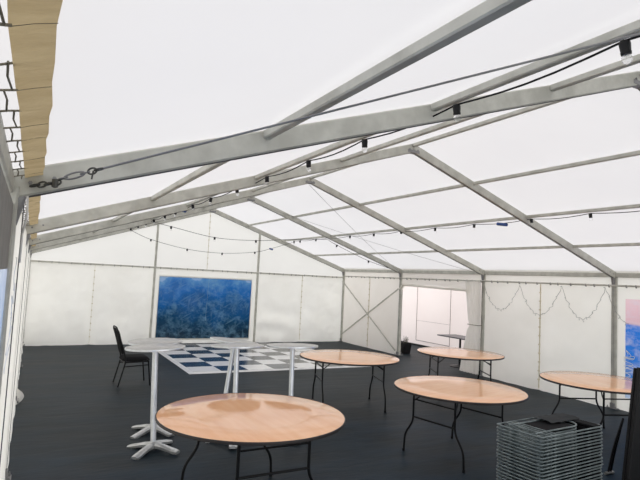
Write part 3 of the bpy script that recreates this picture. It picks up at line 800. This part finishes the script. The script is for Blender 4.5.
# ---------------- stack of folded chairs ----------------
def rrect(x0, x1, y0, y1, r_, z, n=5):
    pts = []
    for cx, cy, a0 in ((x1-r_,y1-r_,0),(x0+r_,y1-r_,PI/2),(x0+r_,y0+r_,PI),(x1-r_,y0+r_,3*PI/2)):
        for k in range(n+1):
            a = a0+PI/2*k/n; pts.append((cx+r_*math.cos(a), cy+r_*math.sin(a), z))
    return pts
LX, LY = .86, .42
def make_folded():
    root = empty('folded_chair')
    bm = B(); add_tube(bm, rrect(0,LX,0,LY,.030,.012), .0068, 8, True); obj('frame', bm, 'grey_tube', root, True)
    u_ = [(.05,.085,.016)]+[(.05+.52*k/4,.085,.018) for k in range(1,5)]
    for k in range(1,12): a = -PI/2+PI*k/12; u_.append((.57+.125*math.cos(a), .21+.125*math.sin(a), .019))
    u_ += [(.57-.52*k/4,.335,.018) for k in range(5)]
    bm = B(); add_tube(bm, u_, .0075, 8); obj('leg_hoop', bm, 'grey_tube', root, True)
    for x in (.115,.165,.215):
        bm = B(); add_tube(bm, [(x,.015,.014),(x,.405,.014)], .0055, 6); obj('rung', bm, 'grey_tube', root, True)
    bm = B(); add_box(bm, (.24,.095,.008), (.60,.325,.015))
    obj('seat', bm, 'blackcloth', root)
    bm = B(); add_box(bm, (.74,.015,.004), (.848,.405,.021)); obj('backrest', bm, 'blackcloth', root)
    bm = B()
    for x in (.012,.845):
        for y in (.03,.39): add_lathe(bm, [(.010,.0),(.0125,.004),(.0125,.020),(.010,.023)], 8, Matrix.Translation((x,y,0)))
    obj('corner_cap', bm, 'grey_tube', root, True)
    return root
fc = make_folded(); NST = 32; HT = .0262
for i in range(NST):
    o = fc if i == 0 else copy_tree(fc)
    random.seed(50+i)
    o.location = (3.60+random.uniform(-.003,.003)+.02*(1-i/NST), .195+random.uniform(-.003,.003), i*HT)
    o.rotation_euler = (0,0,math.radians(4+random.uniform(-.25,.25)))
    if i == NST-1: tag(o, 'topmost grey folded chair of the stack, its looped legs and dark seat showing', 'chair')
    else: tag(o, 'grey folded chair lying flat within the stack, below the topmost one', 'chair', 'folded chairs lying in the stack')
# loose dark cover on the top chair
bm = B(); n = 12; g = []
for i in range(n+1):
    g.append([bm.verts.new((.0+.40*i/n, .20*j/8, .010+.012*abs(fbm(i*.35, j*.4, 2))+.010*math.sin(PI*j/8))) for j in range(9)])
for i in range(n):
    for j in range(8): bm.faces.new((g[i][j], g[i+1][j], g[i+1][j+1], g[i][j+1]))
o = obj('seat_cover', bm, 'greycloth', None, 'all'); o.location = (4.02,.425,NST*HT-.008); o.rotation_euler = (0,0,math.radians(2))
tag(o, 'loose dark cloth lying on top of the stack of folded chairs', 'cloth')

# ---------------- black folded table standing at the edge ----------------
root = empty('folded_table', (5.70,.62,0), math.radians(-4)); tag(root, 'black folded trestle table standing on edge beside the stacked chairs', 'table')
tilt = math.radians(9)
def T_(x, y, z): return (x+z*math.tan(tilt), y, z)
bm = B(); add_bar(bm, T_(.0,-.02,.02), T_(.0,-.02,1.17), .045, .62, .006)
bmesh.ops.translate(bm, verts=bm.verts, vec=(0,0,0))
o = obj('tabletop', bm, 'blackplastic', root)
bm = B(); add_bar(bm, T_(.0,.03,.03), T_(.0,.03,1.16), .03, .60, .006); obj('folded_leaf', bm, 'black', root)
for dx in (0,.035):
    bm = B(); add_tube(bm, round_path([(.10,.30,.62),(.03+dx,.36,.30),(.0+dx,.40,.02)], .1), .012, 8); lg = obj('leg', bm, 'black', root, True)
bm = B(); add_tube(bm, [(-.05,.40,.018),(.08,.40,.018)], .017, 10); obj('foot_cap', bm, 'steel', root, True)

# ---------------- beyond the doorway ----------------
root = empty('pedestal_table', (9.42,7.18,0)); tag(root, 'dark grey pedestal table just outside the open doorway', 'table')
bm = B(); add_box(bm, (-.30,-.50,.70), (.30,.50,.725)); obj('tabletop', bm, 'darktop', root)
bm = B(); add_lathe(bm, [(.025,.03),(.025,.66),(.09,.70)], 16); obj('pole', bm, 'black', root, True)
bm = B(); add_lathe(bm, [(.24,0),(.24,.012),(.06,.03),(.03,.05)], 24); obj('base', bm, 'black', root, True)
root = empty('potted_plant', (9.47,9.40,0)); tag(root, 'small dry plant in a square black pot outside the doorway', 'plant')
bm = B()
v = [[bm.verts.new((sx*w_,sy*w_,z)) for sx, sy in ((-1,-1),(1,-1),(1,1),(-1,1))] for w_, z in ((.10,0),(.13,.26),(.14,.262),(.14,.30),(.12,.30),(.118,.25))]
for A, Bq in zip(v, v[1:]):
    for k in range(4): bm.faces.new((A[k], A[(k+1)%4], Bq[(k+1)%4], Bq[k]))
bm.faces.new(v[0]); bm.faces.new(v[-1]); obj('pot', bm, 'blackplastic', root)
bm = B(); random.seed(5)
for i in range(22):
    a = random.uniform(0,2*PI); r_ = random.uniform(.02,.11); h = random.uniform(.08,.22); q = Vector((random.uniform(-.05,.05),random.uniform(-.05,.05),.25))
    e_ = q+Vector((r_*math.cos(a), r_*math.sin(a), h)); add_tube(bm, [q,(q+e_)/2+Vector((0,0,.02)),e_], [.004,.003,.002], 4)
    for s in (.6,.8,1):
        c = q+(e_-q)*s; d = Vector((random.uniform(-1,1),random.uniform(-1,1),random.uniform(0,1))).normalized()*.035
        sd2 = d.cross(Vector((0,0,1))).normalized()*.010
        f4 = [bm.verts.new(x) for x in (c, c+d*.5+sd2, c+d, c+d*.5-sd2)]; bm.faces.new(f4)
obj('foliage', bm, 'leaf', root)

# ---------------- view ----------------
sc = bpy.context.scene
sc.view_settings.view_transform = 'Standard'; sc.view_settings.look = 'None'; sc.view_settings.exposure = 0
sc.cycles.use_denoising = True; sc.cycles.max_bounces = 10; sc.cycles.diffuse_bounces = 6; sc.cycles.transmission_bounces = 6
sc.cycles.sample_clamp_indirect = 8
